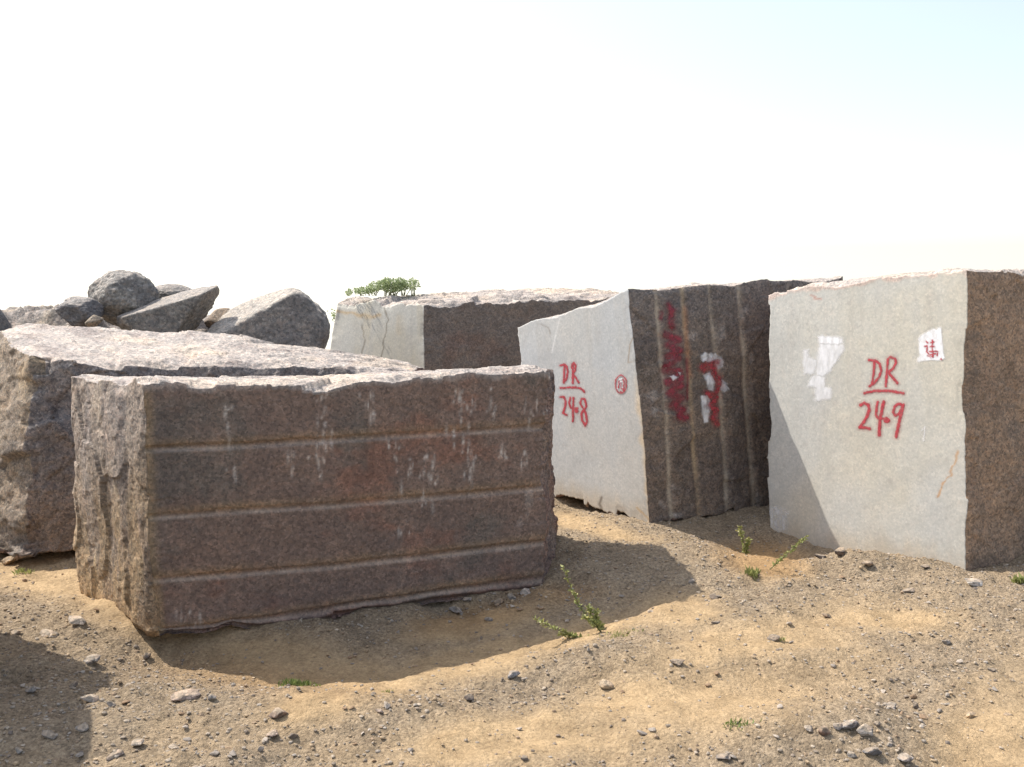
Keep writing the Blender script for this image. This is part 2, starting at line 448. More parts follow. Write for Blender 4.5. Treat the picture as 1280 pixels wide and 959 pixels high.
def c_sawn(col=(.60, .585, .53), warm=(.60, .54, .43), extra=None):
    def f(p, px, q, seed):
        c = rgba(len(p), col, .22)
        blend(c, sstep(-.05, .5, fbm(p3(*(q * 1.3).T), 4, seed + 41)) * .75, warm)
        blend(c, sstep(.1, .5, fbm(p3(*(q * np.array([9, 2.0])).T), 4, seed + 43)) * .16, (.42, .42, .42))
        arc = np.hypot(q[:, 0] - 2.2, q[:, 1] + 1.5)
        blend(c, sstep(.0, .6, fbm(p3(arc * 26, q[:, 0] * .6), 4, seed + 45, .7)) * .22, np.array(col) * .80)
        rs = sstep(.12, .5, fbm(p3(q[:, 0] * 15, q[:, 1] * .9), 4, seed + 47, .6)) * sstep(.2, 1.3, q[:, 1])
        blend(c, rs * .22, (.40, .375, .33))
        mud = 1 - sstep(.02, .22, q[:, 1] - .10 * fbm(p3(q[:, 0] * 9, q[:, 1] * 3), 4, seed + 49, .6))
        blend(c, mud * .45, (.42, .335, .22))
        sp = sstep(.38, .6, fbm(p3(*(q * 28).T), 3, seed + 51)); blend(c, sp * .28, (.33, .31, .29))
        if extra: c = extra(c, p, px, q)
        return c
    return f
top_spec = dict(amp=.035, facet=.035, fs=3.2, tau=.05, edge=.03, col=c_top())
bot_spec = dict(amp=.03, facet=.03, fs=3, tau=.05, col=c_rough())
rough_spec = dict(amp=.03, facet=.03, fs=3.5, tau=.06, edge=.03, col=c_rough())

# --- front block with four grooves
GRO = [[(170, 562), (290, 557), (420, 549), (560, 541), (705, 532)], [(165, 648), (300, 638), (430, 630), (570, 619), (690, 609)],
       [(170, 727), (300, 717), (430, 706), (560, 692), (685, 677)], [(180, 795), (268, 785), (380, 766), (520, 745), (676, 722)]]
def groove_ex(lines, rad, depth, wob):
    def f(p, px, q):
        h = np.zeros(len(p)); wv = vn(p3(*(q * 6).T), 12)
        for i, L in enumerate(lines):
            d = dseg(px, L) + wob * wv
            k = .65 + .35 * vn(p3(*(q * 3).T), 60 + i)
            h -= depth * k * np.sqrt(np.clip(1 - (d / rad) ** 2, 0, 1))
        return h
    return f
STREAKS = []
for cx, y0, y1, n, sp in [(402, 490, 590, 26, 14), (402, 575, 600, 5, 8), (462, 485, 525, 9, 8), (578, 490, 600, 26, 14), (525, 570, 620, 14, 18), (488, 555, 575, 7, 12), (630, 550, 580, 5, 5), (620, 480, 530, 9, 10),
                          (590, 560, 585, 8, 8), (285, 490, 560, 7, 10), (365, 560, 600, 5, 10), (290, 580, 600, 6, 12), (540, 570, 600, 6, 8), (665, 500, 530, 6, 12), (655, 560, 590, 4, 8), (535, 620, 640, 4, 6), (240, 765, 785, 8, 26), (505, 610, 670, 5, 16), (690, 470, 530, 9, 8)]:
    for _ in range(n):
        x = cx + random.gauss(0, sp * .6); y = random.uniform(y0, y1)
        STREAKS.append((x, y, random.uniform(.8, 2.0), random.uniform(1.5, 8), random.uniform(.35, .85)))
def colA(p, px, q, seed):
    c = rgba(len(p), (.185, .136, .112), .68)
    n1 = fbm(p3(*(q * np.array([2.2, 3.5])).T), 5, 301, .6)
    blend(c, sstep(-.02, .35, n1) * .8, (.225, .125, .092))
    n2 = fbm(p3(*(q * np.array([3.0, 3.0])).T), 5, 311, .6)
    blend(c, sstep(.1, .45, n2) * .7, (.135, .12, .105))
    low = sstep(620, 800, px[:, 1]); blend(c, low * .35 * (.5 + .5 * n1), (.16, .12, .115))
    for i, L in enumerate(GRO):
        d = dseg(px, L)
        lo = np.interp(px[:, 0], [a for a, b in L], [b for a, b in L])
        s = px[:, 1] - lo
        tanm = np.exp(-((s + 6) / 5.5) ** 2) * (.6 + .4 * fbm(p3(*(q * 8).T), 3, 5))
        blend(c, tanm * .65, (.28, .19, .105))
        wm = np.exp(-((s - 2.6) / 2.4) ** 2) * np.clip(.75 + .6 * fbm(p3(*(q * np.array([6, 6])).T), 3, 8 + i), 0, 1)  # pale lower lip: caught sky light painted in along with stone dust
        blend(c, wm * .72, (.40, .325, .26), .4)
    edge = 1 - sstep(0, 16, px[:, 0] - np.interp(px[:, 1], [487, 800], [180, 193]))
    blend(c, edge * .7, (.30, .22, .13))
    blend(c, (1 - sstep(0, .04, np.abs(q[:, 1] - q[:, 1].max()) + .015 * fbm(p3(*(q * 10).T), 3, 7))) * .7, (.32, .29, .27))
    st = np.zeros(len(p))
    w = .8 + .5 * vn(p3(px[:, 0] * .35, px[:, 1] * .35), 3)
    for x, y, rx, ry, a in STREAKS:
        m = (np.abs(px[:, 0] - x) < rx * 3) & (np.abs(px[:, 1] - y) < ry * 3)
        if m.any(): st[m] = np.maximum(st[m], a * np.exp(-((px[m, 0] - x) / rx) ** 2 - ((px[m, 1] - y) / ry) ** 2))
    blend(c, np.clip(st * w * 1.2, 0, .9), (.52, .48, .44), .4)
    wisp = sstep(.25, .6, fbm(p3(*(q * np.array([14, 6])).T), 4, 401, .6)) * sstep(.0, .5, fbm(p3(*(q * 1.8).T), 2, 402))
    return blend(c, wisp * .4, (.40, .37, .34))
def exA(p, px, q):
    h = groove_ex(GRO, 4.2, .017, .8)(p, px, q)
    und = sstep(0, 1, (px[:, 1] - np.interp(px[:, 0], [180, 268, 380, 520, 676], [800, 790, 772, 751, 728])) / 8)
    return h - .03 * np.clip(und, 0, 1)
def colA_left(p, px, q, seed):
    c = rgba(len(p), (.34, .255, .16), .85)
    n = fbm(p3(*(q * np.array([7, 1.6])).T), 5, 501, .6)
    blend(c, sstep(.0, .4, n) * .7, (.46, .36, .22))
    blend(c, sstep(.05, .4, fbm(p3(*(q * np.array([9, 2.2])).T), 5, 505, .6)) * .7, (.25, .205, .17))
    up = sstep(.55, 1.05, q[:, 1] + .35 * q[:, 0] + .2 * n); blend(c, up * .65, (.31, .275, .25))
    blend(c, (1 - sstep(.05, .3, q[:, 1])) * .55, (.36, .24, .12))
    return c
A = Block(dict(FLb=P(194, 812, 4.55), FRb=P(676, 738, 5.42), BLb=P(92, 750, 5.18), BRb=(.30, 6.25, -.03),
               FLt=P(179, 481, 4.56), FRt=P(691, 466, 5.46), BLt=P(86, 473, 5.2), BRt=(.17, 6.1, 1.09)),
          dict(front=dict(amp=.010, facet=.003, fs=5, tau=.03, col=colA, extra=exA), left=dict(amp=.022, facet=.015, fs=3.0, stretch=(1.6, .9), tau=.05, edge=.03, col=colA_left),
               right=dict(rough_spec, amp=.02, facet=.03), back=rough_spec, bottom=dict(bot_spec, amp=.075, facet=.018, tau=.06, fs=2.2),
               top=dict(top_spec, amp=.030, facet=.022, fs=3.4)), 1)
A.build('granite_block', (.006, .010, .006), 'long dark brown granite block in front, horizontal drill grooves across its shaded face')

# --- block behind it on the left
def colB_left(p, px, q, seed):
    c = rgba(len(p), (.24, .195, .145), .9)  # base colour darkened to stand for the weak grazing light on this face
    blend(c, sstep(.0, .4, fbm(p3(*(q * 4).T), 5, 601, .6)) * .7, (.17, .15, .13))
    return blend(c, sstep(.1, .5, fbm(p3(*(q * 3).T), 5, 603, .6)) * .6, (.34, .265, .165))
def colB_front(p, px, q, seed):
    c = rgba(len(p), (.215, .195, .18), .9)
    blend(c, sstep(.0, .4, fbm(p3(*(q * np.array([5, 1.5])).T), 5, 611, .6)) * .6, (.28, .26, .24))
    return blend(c, sstep(560, 680, px[:, 1]) * .5, (.26, .185, .125))
B = Block(dict(FLb=P(24, 698, 5.78), FRb=W(500, 6.45, .03), BLb=W(-150, 6.7, .03), BRb=W(530, 7.1, .0),
               FLt=P(40, 452, 5.9), FRt=P(492, 466, 6.45), BLt=P(-14, 406, 7.0), BRt=P(535, 459, 7.0)),
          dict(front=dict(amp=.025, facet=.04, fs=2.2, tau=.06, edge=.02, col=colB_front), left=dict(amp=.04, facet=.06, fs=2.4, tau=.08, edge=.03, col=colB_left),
               right=rough_spec, back=rough_spec, bottom=dict(bot_spec, amp=.03, facet=.04), top=dict(top_spec, amp=.025, facet=.028, fs=2.6, bulge=lambda a: .10 * np.sin(np.pi * a[:, 0]) * a[:, 1])), 2)
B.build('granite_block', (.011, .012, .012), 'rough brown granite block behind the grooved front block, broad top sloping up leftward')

# --- far pale block
CR_C = [[(479, 378), (485, 400), (481, 420), (477, 446)], [(452, 405), (456, 425), (452, 445)]]
def exC(c, p, px, q):
    for L in CR_C: blend(c, np.exp(-(dseg(px + 1.2 * vn(p3(px[:, 0] * .2, px[:, 1] * .2), 3)[:, None], L) / .8) ** 2) * .85, (.20, .17, .13))
    band = np.exp(-(dseg(px + 2 * vn(p3(px[:, 0] * .15, px[:, 1] * .15), 8)[:, None], [(418, 390), (440, 391), (452, 396), (475, 394)]) / 2.2) ** 2)
    blend(c, band * .8, (.50, .36, .20))
    blend(c, np.exp(-((px[:, 0] - 498) / 6) ** 2) * .35 * sstep(-.2, .4, vn(p3(*(q * 5).T), 2)), (.5, .40, .26))
    return blend(c, sstep(.1, .5, fbm(p3(*(q * np.array([8, 1.5])).T), 4, 71)) * .4, (.52, .46, .34))
C = Block(dict(FLb=W(398, 10.3, -.02), FRb=W(531, 9.5, -.02), BLb=(.05, 11.2, -.05), BRb=(1.35, 10.55, -.05),
               FLt=P(421, 374, 10.25), FRt=P(530, 380, 9.5), BLt=(-.15, 11.3, 1.53), BRt=(1.40, 10.55, 1.48)),
          dict(front=dict(amp=.003, facet=0, tau=.02, col=c_sawn((.52, .505, .45), (.52, .48, .385), exC)), right=dict(amp=.016, facet=.010, tau=.04, col=c_rough((.20, .17, .145), (.25, .215, .18), .6, .7)),
               left=rough_spec, back=rough_spec, bottom=bot_spec, top=dict(top_spec, amp=.06, facet=.03, tau=.06, edge=.05)), 3)
C.build('granite_block', (.012, .016, .014), 'farthest granite block, pale cracked sawn side and dark brown side, green bush on its top')

# --- DR 248
GRD = [[(820, 345), (823, 400), (829, 470), (833, 540), (838, 610), (843, 670)], [(852, 345), (855, 400), (861, 470), (868, 560), (874, 610), (878, 670)],
       [(884, 345), (889, 390), (897, 460), (903, 540), (909, 610), (912, 665)], [(921, 340), (926, 400), (932, 470), (938, 560), (943, 610), (945, 660)], [(984, 340), (984, 360), (986, 420)]]
def colD_right(p, px, q, seed):
    c = rgba(len(p), (.18, .148, .122), .8)
    blend(c, sstep(.0, .45, fbm(p3(*(q * np.array([3, 4])).T), 5, 701, .6)) * .6, (.20, .165, .14))
    blend(c, sstep(.05, .4, fbm(p3(*(q * np.array([2, 9])).T), 5, 705, .6)) * .5, (.135, .112, .10))
    blend(c, (1 - sstep(.0, .5, q[:, 1].max() - q[:, 1])) * .45, (.20, .19, .185))
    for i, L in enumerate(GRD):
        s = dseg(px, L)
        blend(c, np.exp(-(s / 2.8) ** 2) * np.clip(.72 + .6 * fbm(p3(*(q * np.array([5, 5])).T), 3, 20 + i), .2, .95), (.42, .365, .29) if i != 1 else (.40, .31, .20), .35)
    ru = np.exp(-(dseg(px, [(856, 385), (858, 430), (862, 470)]) / 3) ** 2)
    blend(c, ru * .5, (.34, .15, .08))
    wisp = sstep(.35, .6, fbm(p3(*(q * 9).T), 4, 711, .6)); blend(c, wisp * .5, (.36, .34, .32))
    return c
def exD(c, p, px, q):
    blend(c, np.exp(-(dseg(px, [(797, 414), (788, 430), (785, 453), (800, 450)]) / .8) ** 2) * .7, (.28, .20, .12))
    blend(c, np.exp(-(dseg(px, [(676, 405), (686, 410), (688, 417)]) / .9) ** 2) * .6, (.22, .19, .16))
    blend(c, np.exp(-(dseg(px, [(752, 622), (749, 632), (752, 637)]) / 1.6) ** 2) * .85, (.13, .11, .09))
    blend(c, np.exp(-(dseg(px, [(770, 645), (778, 647)]) / 1.5) ** 2) * .7, (.2, .15, .10))
    blend(c, np.exp(-(dseg(px, [(796, 635), (806, 645), (814, 648)]) / 1.3) ** 2) * .7, (.45, .30, .14))
    blend(c, np.exp(-(dseg(px, [(690, 440), (700, 395)]) / 1.2) ** 2) * .35, (.75, .74, .72))
    e = np.interp(px[:, 1], [360, 655], [787, 815]) - px[:, 0]
    blend(c, (1 - sstep(0, 7, e + 3 * vn(p3(px[:, 1] * .08, px[:, 1] * 0), 4))) * .6 * sstep(440, 520, px[:, 1]), (.58, .43, .25))
    return c
D = Block(dict(FLb=W(663, 7.80, .0), FRb=P(815, 660, 6.72), BLb=(1.55, 8.6, -.05), BRb=(2.49, 7.47, -.08),
               FLt=P(647, 408, 7.85), FRt=P(787, 362, 6.72), BLt=(1.5, 8.6, 1.45), BRt=(2.40, 7.46, 1.63)),
          dict(front=dict(amp=.003, facet=0, tau=.02, col=c_sawn((.445, .455, .455), (.465, .455, .425), exD)),
               right=dict(amp=.022, facet=.016, fs=3, tau=.05, edge=.012, col=colD_right, extra=groove_ex(GRD, 4.5, .014, 1.0)),
               left=rough_spec, back=rough_spec, bottom=dict(bot_spec, amp=.06, facet=.05, tau=.06), top=dict(top_spec, amp=.022, facet=.012, fs=3.2, tau=.04)), 4)
D.build('granite_block', (.009, .009, .009), 'granite block painted DR 248, vertical grooves and red scribbles on its dark side')

# --- DR 249
def colE_right(p, px, q, seed):
    c = rgba(len(p), (.30, .215, .15), .8)
    blend(c, sstep(.0, .4, fbm(p3(*(q * 5).T), 5, 801, .6)) *    .6, (.34, .24, .165))
    return blend(c, sstep(.05, .4, fbm(p3(*(q * 4).T), 5, 803, .6)) * .6, (.20, .155, .12))
def exE(c, p, px, q):
    blend(c, np.exp(-(dseg(px + 1.5 * vn(p3(px[:, 0] * .2, px[:, 1] * .2), 8)[:, None], [(1198, 565), (1194, 578), (1188, 595), (1180, 605), (1171, 621)]) / 1.4) ** 2) * .85, (.46, .24, .09))
    for L in ([(1014, 375), (1020, 378)], [(1018, 380), (1027, 381)]): blend(c, np.exp(-(dseg(px, L) / 1.2) ** 2) * .7, (.36, .15, .11))
    top = np.interp(px[:, 0], [961, 1212], [367, 339]); t = px[:, 1] - top
    blend(c, (1 - sstep(2, 9, t + 4 * vn(p3(px[:, 0] * .09, px[:, 0] * 0), 5))) * .6, (.52, .38, .32), .7)
    blend(c, sstep(1165, 1206, px[:, 0]) * .25, (.5, .46, .38))
    dr = sstep(.25, .55, fbm(p3(px[:, 0] * .12, px[:, 1] * .02), 3, 6)); blend(c, dr * .12, (.45, .44, .42))
    return c
E = Block(dict(FLb=W(959, 6.74, -.17), FRb=P(1207, 722, 5.535), BLb=(3.45, 7.62, -.1), BRb=(4.25, 6.38, -.03),
               FLt=P(961, 368, 6.74), FRt=P(1211, 341, 5.535), BLt=(3.45, 7.6, 1.55), BRt=(4.25, 6.38, 1.69)),
          dict(front=dict(amp=.003, facet=0, tau=.02, col=c_sawn((.475, .475, .445), (.495, .465, .385), exE)),
               right=dict(amp=.030, facet=.014, fs=3.0, tau=.05, edge=.018, col=colE_right),
               left=dict(rough_spec, tau=.04, amp=.016, facet=.02), back=rough_spec, bottom=dict(bot_spec, amp=.02, facet=.02), top=dict(top_spec, amp=.02, facet=.018, fs=3, bulge=lambda a: .045 * np.sin(np.pi * a[:, 0]) ** .8)), 5)
E.build('granite_block', (.008, .010, .008), 'granite block at right painted DR 249 on its pale sawn face')

# --- block just outside the picture on the left, whose shadow lies across the lower left corner
Fb = Block(dict(FLb=(-3.35, 2.9, -.02), FRb=(-2.12, 3.35, -.02), BLb=(-3.8, 4.1, -.02), BRb=(-2.60, 4.68, -.02),
                FLt=(-3.35, 2.9, 1.2), FRt=(-2.12, 3.35, 1.2), BLt=(-3.8, 4.1, 1.25), BRt=(-2.60, 4.68, 1.24)),
           dict(front=rough_spec, left=rough_spec, right=rough_spec, back=rough_spec, bottom=bot_spec, top=top_spec), 6)
Fb.build('granite_block', (.03, .03, .03), 'granite block standing past the left edge, casting the shadow on the lower left dirt')

# ------------------------------------------------------------------ paint on the blocks
def strokes(lines, soft=.9):
    def f(px):
        w = px + .35 * np.stack([vn(p3(px[:, 0] * .4, px[:, 1] * .4), 1), vn(p3(px[:, 0] * .4, px[:, 1] * .4), 2)], 1)
        c = np.zeros(len(px))
        for pts, r in lines:
            d = dseg(w, pts)
            c = np.maximum(c, (1 - sstep(r - soft, r + soft, d)) * .95)
            c = np.maximum(c, .22 * np.exp(-(d / (r * 2.2)) ** 2))
        n = .9 + .25 * vn(p3(px[:, 0] * .5, px[:, 1] * .5), 7)
        return np.clip(c * n, 0, 1)
    return f
def tr(s, ox, oy, L): return [([(ox + x / s, oy + y / s) for x, y in pts], r) for pts, r in L]
DR249 = tr(5.327, 1000, 390, [
    ([(497, 328), (492, 400), (480, 485)], 1.5), ([(462, 320), (500, 322), (530, 345), (541, 390), (528, 430), (500, 470), (466, 495)], 1.6),
    ([(584, 312), (580, 400), (570, 494)], 1.6), ([(584, 312), (605, 300), (632, 312), (640, 335), (622, 375), (588, 402)], 1.6), ([(588, 402), (620, 440), (648, 475)], 1.7),
    ([(430, 540), (500, 525), (600, 526), (688, 541)], 1.7),
    ([(402, 620), (428, 606), (455, 618), (462, 650), (445, 700), (420, 740), (396, 770), (430, 770), (464, 778)], 1.9),
    ([(516, 600), (508, 650), (506, 690), (520, 708), (560, 712), (592, 722)], 1.7), ([(556, 600), (545, 650), (532, 720), (526, 820)], 2.1), ([(572, 718), (578, 722)], 3.6),
    ([(684, 618), (655, 612), (630, 632), (620, 665), (632, 690), (656, 680), (675, 650), (686, 620)], 1.7), ([(686, 620), (670, 690), (655, 750), (640, 830)], 2.1)])
DR248 = tr(7.111, 660, 430, [
    ([(325, 190), (323, 260), (320, 340)], 1.3), ([(288, 190), (325, 182), (345, 200), (354, 245), (346, 300), (318, 345)], 1.3),
    ([(400, 180), (398, 260), (398, 350)], 1.3), ([(388, 215), (392, 180), (408, 168), (424, 190), (420, 235), (396, 268)], 1.3), ([(400, 268), (425, 300), (450, 345)], 1.3),
    ([(290, 392), (350, 388), (420, 386), (470, 396), (502, 428)], 1.3),
    ([(290, 470), (318, 472), (334, 505), (330, 560), (312, 612), (345, 632)], 1.4),
    ([(376, 480), (366, 530), (382, 568), (440, 572)], 1.3), ([(404, 480), (400, 580), (402, 685)], 1.4), ([(428, 590), (432, 596)], 2.6),
    ([(505, 490), (478, 488), (464, 520), (476, 555), (505, 585), (518, 550), (505, 490)], 1.3), ([(498, 580), (474, 620), (482, 680), (508, 725), (524, 690), (512, 620), (498, 580)], 1.5)])
E.decal('painted_number', 'front', strokes(DR249, .8), (1065, 440, 1140, 556), M_red, label='red sprayed writing DR over 249')
D.decal('painted_number', 'front', strokes(DR248, .8), (694, 448, 740, 538), M_red, label='red sprayed writing DR over 248')
# white patch and its red character
def pat(polys, soft, nz=0.0, sx=.5, sy=.08):
    def f(px):
        w = px + 1.0 * np.stack([vn(p3(px[:, 0] * .25, px[:, 1] * .25), 1), vn(p3(px[:, 0] * .25, px[:, 1] * .25), 2)], 1)
        c = np.zeros(len(px))
        for poly, a in polys: c = np.maximum(c, a * polymask(w, poly, soft))
        if nz: c = c * np.clip(1 - nz * .5 + nz * 1.2 * fbm(p3(px[:, 0] * sx, px[:, 1] * sy), 4, 9, .6), 0, 1.1)
        return np.clip(c, 0, 1)
    return f
def pl(s, ox, oy, pts): return [(ox + x / s, oy + y / s) for x, y in pts]
E.decal('paint_patch', 'front', pat([(pl(5.327, 1000, 390, [(797, 160), (880, 115), (905, 118), (918, 102), (942, 105), (952, 230), (962, 310), (940, 325), (880, 322), (800, 334), (778, 325), (795, 290), (790, 200)]), .92)], 1.7, .25, .3, .2), (1143, 404, 1184, 458), M_white, label='white paint patch behind a red character')
CH = tr(5.327, 1000, 390, [([(842, 198), (852, 206)], .9), ([(832, 228), (848, 226), (846, 262), (858, 280)], .8), ([(872, 205), (892, 200)], .8), ([(868, 232), (896, 230)], .8), ([(884, 188), (882, 268)], .8),
    ([(866, 262), (918, 262)], .8), ([(888, 268), (886, 300)], .8), ([(868, 285), (905, 278)], .8), ([(918, 272), (916, 290)], .8), ([(850, 292), (880, 296)], .5), ([(940, 312), (944, 315)], .7), ([(868, 305), (872, 306)], .4)])
E.decal('painted_character', 'front', strokes(CH, .5), (1150, 420, 1180, 452), M_red, lift=.0032, cell=.003, label='small red brushed character')
E.decal('paint_smear', 'front', pat([(pl(5.327, 1000, 390, [(122, 168), (150, 158), (288, 175), (284, 212), (250, 218), (130, 212)]), 1.0), (pl(5.327, 1000, 390, [(130, 212), (290, 215), (300, 250), (240, 330), (200, 400), (160, 430), (110, 420), (115, 300)]), .85),
    (pl(5.327, 1000, 390, [(30, 250), (60, 250), (60, 300), (110, 320), (105, 410), (30, 415), (20, 340)]), .8), (pl(5.327, 1000, 390, [(90, 420), (165, 430), (170, 500), (210, 500), (208, 580), (100, 592), (110, 500), (55, 490)]), .8)], 2.6, .32, .22, .07), (1000, 412, 1062, 506), M_white, label='smeared white paint')
E.decal('paint_mark', 'front', lambda px: .55 * np.maximum(strokes([([(1156.5, 534), (1154.5, 551)], .9), ([(1152.5, 538), (1156.5, 534)], .7)])(px), 0), (1150, 530, 1162, 554), M_white, label='thin white painted tick')
E.decal('paint_smear', 'front', pat([([(960, 634), (972, 632), (986, 640), (984, 662), (970, 664), (960, 655)], .45)], 2.5, .8, .3, .15), (955, 625, 994, 672), M_white, label='faint white smudge low on the left edge')
STAMP = tr(7.111, 660, 430, [([(828 + 50 * math.cos(a * .524) * (1 + .03 * math.sin(a * 3)), 358 + 82 * math.sin(a * .524)) for a in range(13)], .75)])
D.decal('painted_stamp', 'front', strokes(STAMP + tr(7.111, 660, 430, [([(852, 415), (858, 340), (848, 320)], .9), ([(825, 425), (845, 435), (862, 410)], 1.0), ([(812, 330), (806, 390)], .6), ([(826, 345), (832, 395), (848, 400)], .6)]), .6), (764, 464, 788, 500), M_red, lift=.0032, label='small red ring with a brushed sign')
D.decal('paint_patch', 'front', strokes(tr(7.111, 660, 430, [([(815, 315), (835, 310)], .8), ([(815, 340), (840, 330)], .9), ([(800, 400), (808, 350)], .8), ([(824, 350), (838, 390)], 1.0)]), .7), (766, 466, 786, 496), M_white, lift=.0016, label='white strokes inside the red ring')
# scribbles on the dark side of DR 248
z5 = lambda L: [(p_, r_ * 1.3) for p_, r_ in tr(5.046, 810, 370, L)]
RS = z5([([(125, 60), (150, 90), (140, 170), (155, 200)], 2.6), ([(90, 110), (80, 140)], 1.6), ([(115, 245), (185, 275), (125, 310), (190, 345), (130, 380)], 3.6), ([(130, 380), (185, 385), (150, 420), (115, 440)], 3.2),
         ([(115, 470), (190, 480), (120, 545), (200, 560), (135, 610)], 3.8), ([(190, 470), (205, 520), (150, 570)], 2.8), ([(140, 620), (200, 640), (150, 690), (215, 720), (190, 760), (235, 765)], 3.6), ([(238, 400), (246, 520), (242, 650)], .9)])
def scrib(L, seed, lo=.35):
    g = strokes(L, 2.6)
    return lambda px: g(px) * np.clip(.75 + .6 * fbm(p3(px[:, 0] * .18, px[:, 1] * .18), 4, seed, .6), lo, 1)
D.decal('painted_scribble', 'right', scrib(RS, 3), (812, 368, 866, 530), M_dred, lift=.006, label='dark red sprayed zigzag')
RS2 = z5([([(330, 455), (345, 440), (430, 418)], 2.8), ([(345, 465), (400, 440)], 2.2), ([(415, 440), (410, 480), (440, 520), (430, 580)], 3.0), ([(400, 490), (440, 560)], 2.4), ([(365, 612), (385, 630), (430, 600)], 2.4), ([(425, 640), (385, 690), (425, 720), (400, 770), (428, 805)], 2.6)])
D.decal('painted_scribble', 'right', scrib(RS2, 5, .5), (868, 446, 905, 536), M_red, lift=.0105, label='red sprayed squiggle over white paint')
WP = [(pl(5.046, 810, 370, [(318, 375), (350, 358), (430, 362), (442, 400), (380, 415), (322, 412)]), .85), (pl(5.046, 810, 370, [(430, 375), (462, 390), (475, 440), (440, 470), (425, 430)]), .5), (pl(5.046, 810, 370, [(340, 500), (380, 480), (415, 540), (395, 600), (370, 590)]), .75),
      (pl(5.046, 810, 370, [(325, 630), (365, 620), (385, 680), (375, 790), (350, 800), (335, 740)]), .8), (pl(5.046, 810, 370, [(465, 530), (500, 550), (508, 590), (470, 610), (440, 590)]), .55)]
D.decal('paint_patch', 'right', pat(WP, 1.6, .5, .3, .12), (868, 436, 914, 536), M_white, lift=.006, label='broken white paint under the red squiggle')
D.decal('paint_patch', 'right', pat([(pl(5.046, 810, 370, [(125, 510), (155, 500), (180, 515), (150, 535)]), .8), (pl(5.046, 810, 370, [(182, 475), (200, 480), (195, 500)]), .6)], 1.4, .2), (830, 460, 854, 482), M_white, lift=.0105, label='white fleck on the dark red zigzag')

# ------------------------------------------------------------------ rocks
def ico(sub):
    bm = bmesh.new(); bmesh.ops.create_icosphere(bm, subdivisions=sub, radius=1)
    v = np.array([x.co[:] for x in bm.verts]); f = np.array([[q.index for q in x.verts] for x in bm.faces]); bm.free(); return v, f
ICO = {k: ico(k) for k in (1, 2, 3, 4, 6)}
def rock_verts(sub, r, seed, nplanes=14, cut=(.62, .95), rough=.05, planes=(), soft=40.0):
    v, f = ICO[sub]; rg = np.random.default_rng(seed)
    acc = np.exp(-soft * np.ones(len(v)))
    for _ in range(nplanes):
        n = rg.normal(size=3); n /= np.linalg.norm(n); d = rg.uniform(*cut)
        acc += np.exp(-soft * np.minimum(d / np.maximum(v @ n, 1e-3), 3))
    for n, d in planes:
        n = np.array(n, float); n /= np.linalg.norm(n); acc += np.exp(-soft * np.minimum(d / np.maximum(v @ n, 1e-3), 3))
    rad = -np.log(acc) / soft
    p = v * rad[:, None]
    p = p * (1 + rough * (fbm(p * 2.2 + seed, 4, seed, .55) + .35 * fbm(p * 9 + seed, 3, seed + 3) - .3 * np.abs(fbm(p * 4 + seed, 3, seed + 9))))[:, None]
    return p * np.array(r), f
def rot(p, ez, ey=0, ex=0):
    return p @ np.array(Matrix.Rotation(ez, 3, 'Z') @ Matrix.Rotation(ey, 3, 'Y') @ Matrix.Rotation(ex, 3, 'X')).T
def rock(name, cen, r, seed, label, cat, col, col2=None, sub=4, ang=(0, 0, 0), group=None, planes=(), np_=14, cut=(.62, .95), rough=.06, alpha=.8, dusty=None):
    p, f = rock_verts(sub, r, seed, np_, cut, rough, planes, 22.0 if cat == 'boulder' else 120.0)
    p = rot(p, *ang)
    cen = np.asarray(cen, float)
    loc = cen + np.array([0, 0, p[:, 2].min()])
    o = mesh_obj(name, p + cen, None, M_rock, loc=loc, tris=f, smooth=cat == 'boulder')
    c = rgba(len(p), col, alpha)
    if col2 is not None: blend(c, sstep(-.1, .4, fbm(p * (1.2 / max(r)) + seed, 4, seed + 8)) * .8, col2)
    if dusty is not None:
        me = o.data; nn = np.zeros(len(me.vertices) * 3); me.vertices.foreach_get('normal', nn); nn = nn.reshape(-1, 3)
        blend(c, sstep(.35, .8, nn[:, 2] + .25 * fbm(p * 8, 3, seed)) * .7, dusty)
    attr_color(o, 'base', c, 'POINT')
    return tag(o, label, cat, group)

# rubble heap behind the left block carries the boulders
hx = np.linspace(-5.6, -1.55, 150); hy = np.linspace(7.45, 11.0, 110); HX, HY = np.meshgrid(hx, hy); a, b = HX.ravel(), HY.ravel()
prof = np.interp(a, [-5.6, -5.0, -4.45, -3.7, -3.2, -2.6, -2.1, -1.75, -1.55], [-.1, 1.05, 1.34, 1.36, 1.22, 1.24, 1.10, .6, -.1])
hz = prof * np.interp(b, [7.45, 7.9, 8.5, 9.3, 10.4, 11.0], [-.05, .55, .97, 1, .5, -.1])
hz = hz + .07 * fbm(p3(a * 2.5, b * 2.5), 4, 5) + .07 * facet(np.stack([a * 4, b * 4], 1), 4) + .03 * facet(np.stack([a * 11, b * 11], 1), 6)
edge_ = np.minimum(np.minimum(a + 5.6, -1.55 - a), np.minimum(b - 7.45, 11 - b)); hz = np.where(edge_ < .02, -.12, hz)
ii = (np.arange(109)[:, None] * 150 + np.arange(149)[None]).ravel()
heap = mesh_obj('rubble_heap', np.stack([a, b, hz], 1), np.stack([ii, ii + 1, ii + 151, ii + 150], 1), M_rock, loc=(-3.5, 9.2, 0))
c = rgba(len(a), (.28, .25, .22), .9); blend(c, sstep(0, .4, fbm(p3(a * 3, b * 3), 4, 6)) * .7, (.34, .29, .22)); attr_color(heap, 'base', c, 'POINT')
tag(heap, 'heap of grey gravel and rubble behind the left block, boulders on it', 'rubble heap')
gy_, gd_, gt_ = (.235, .22, .195), (.17, .16, .15), (.34, .31, .275)
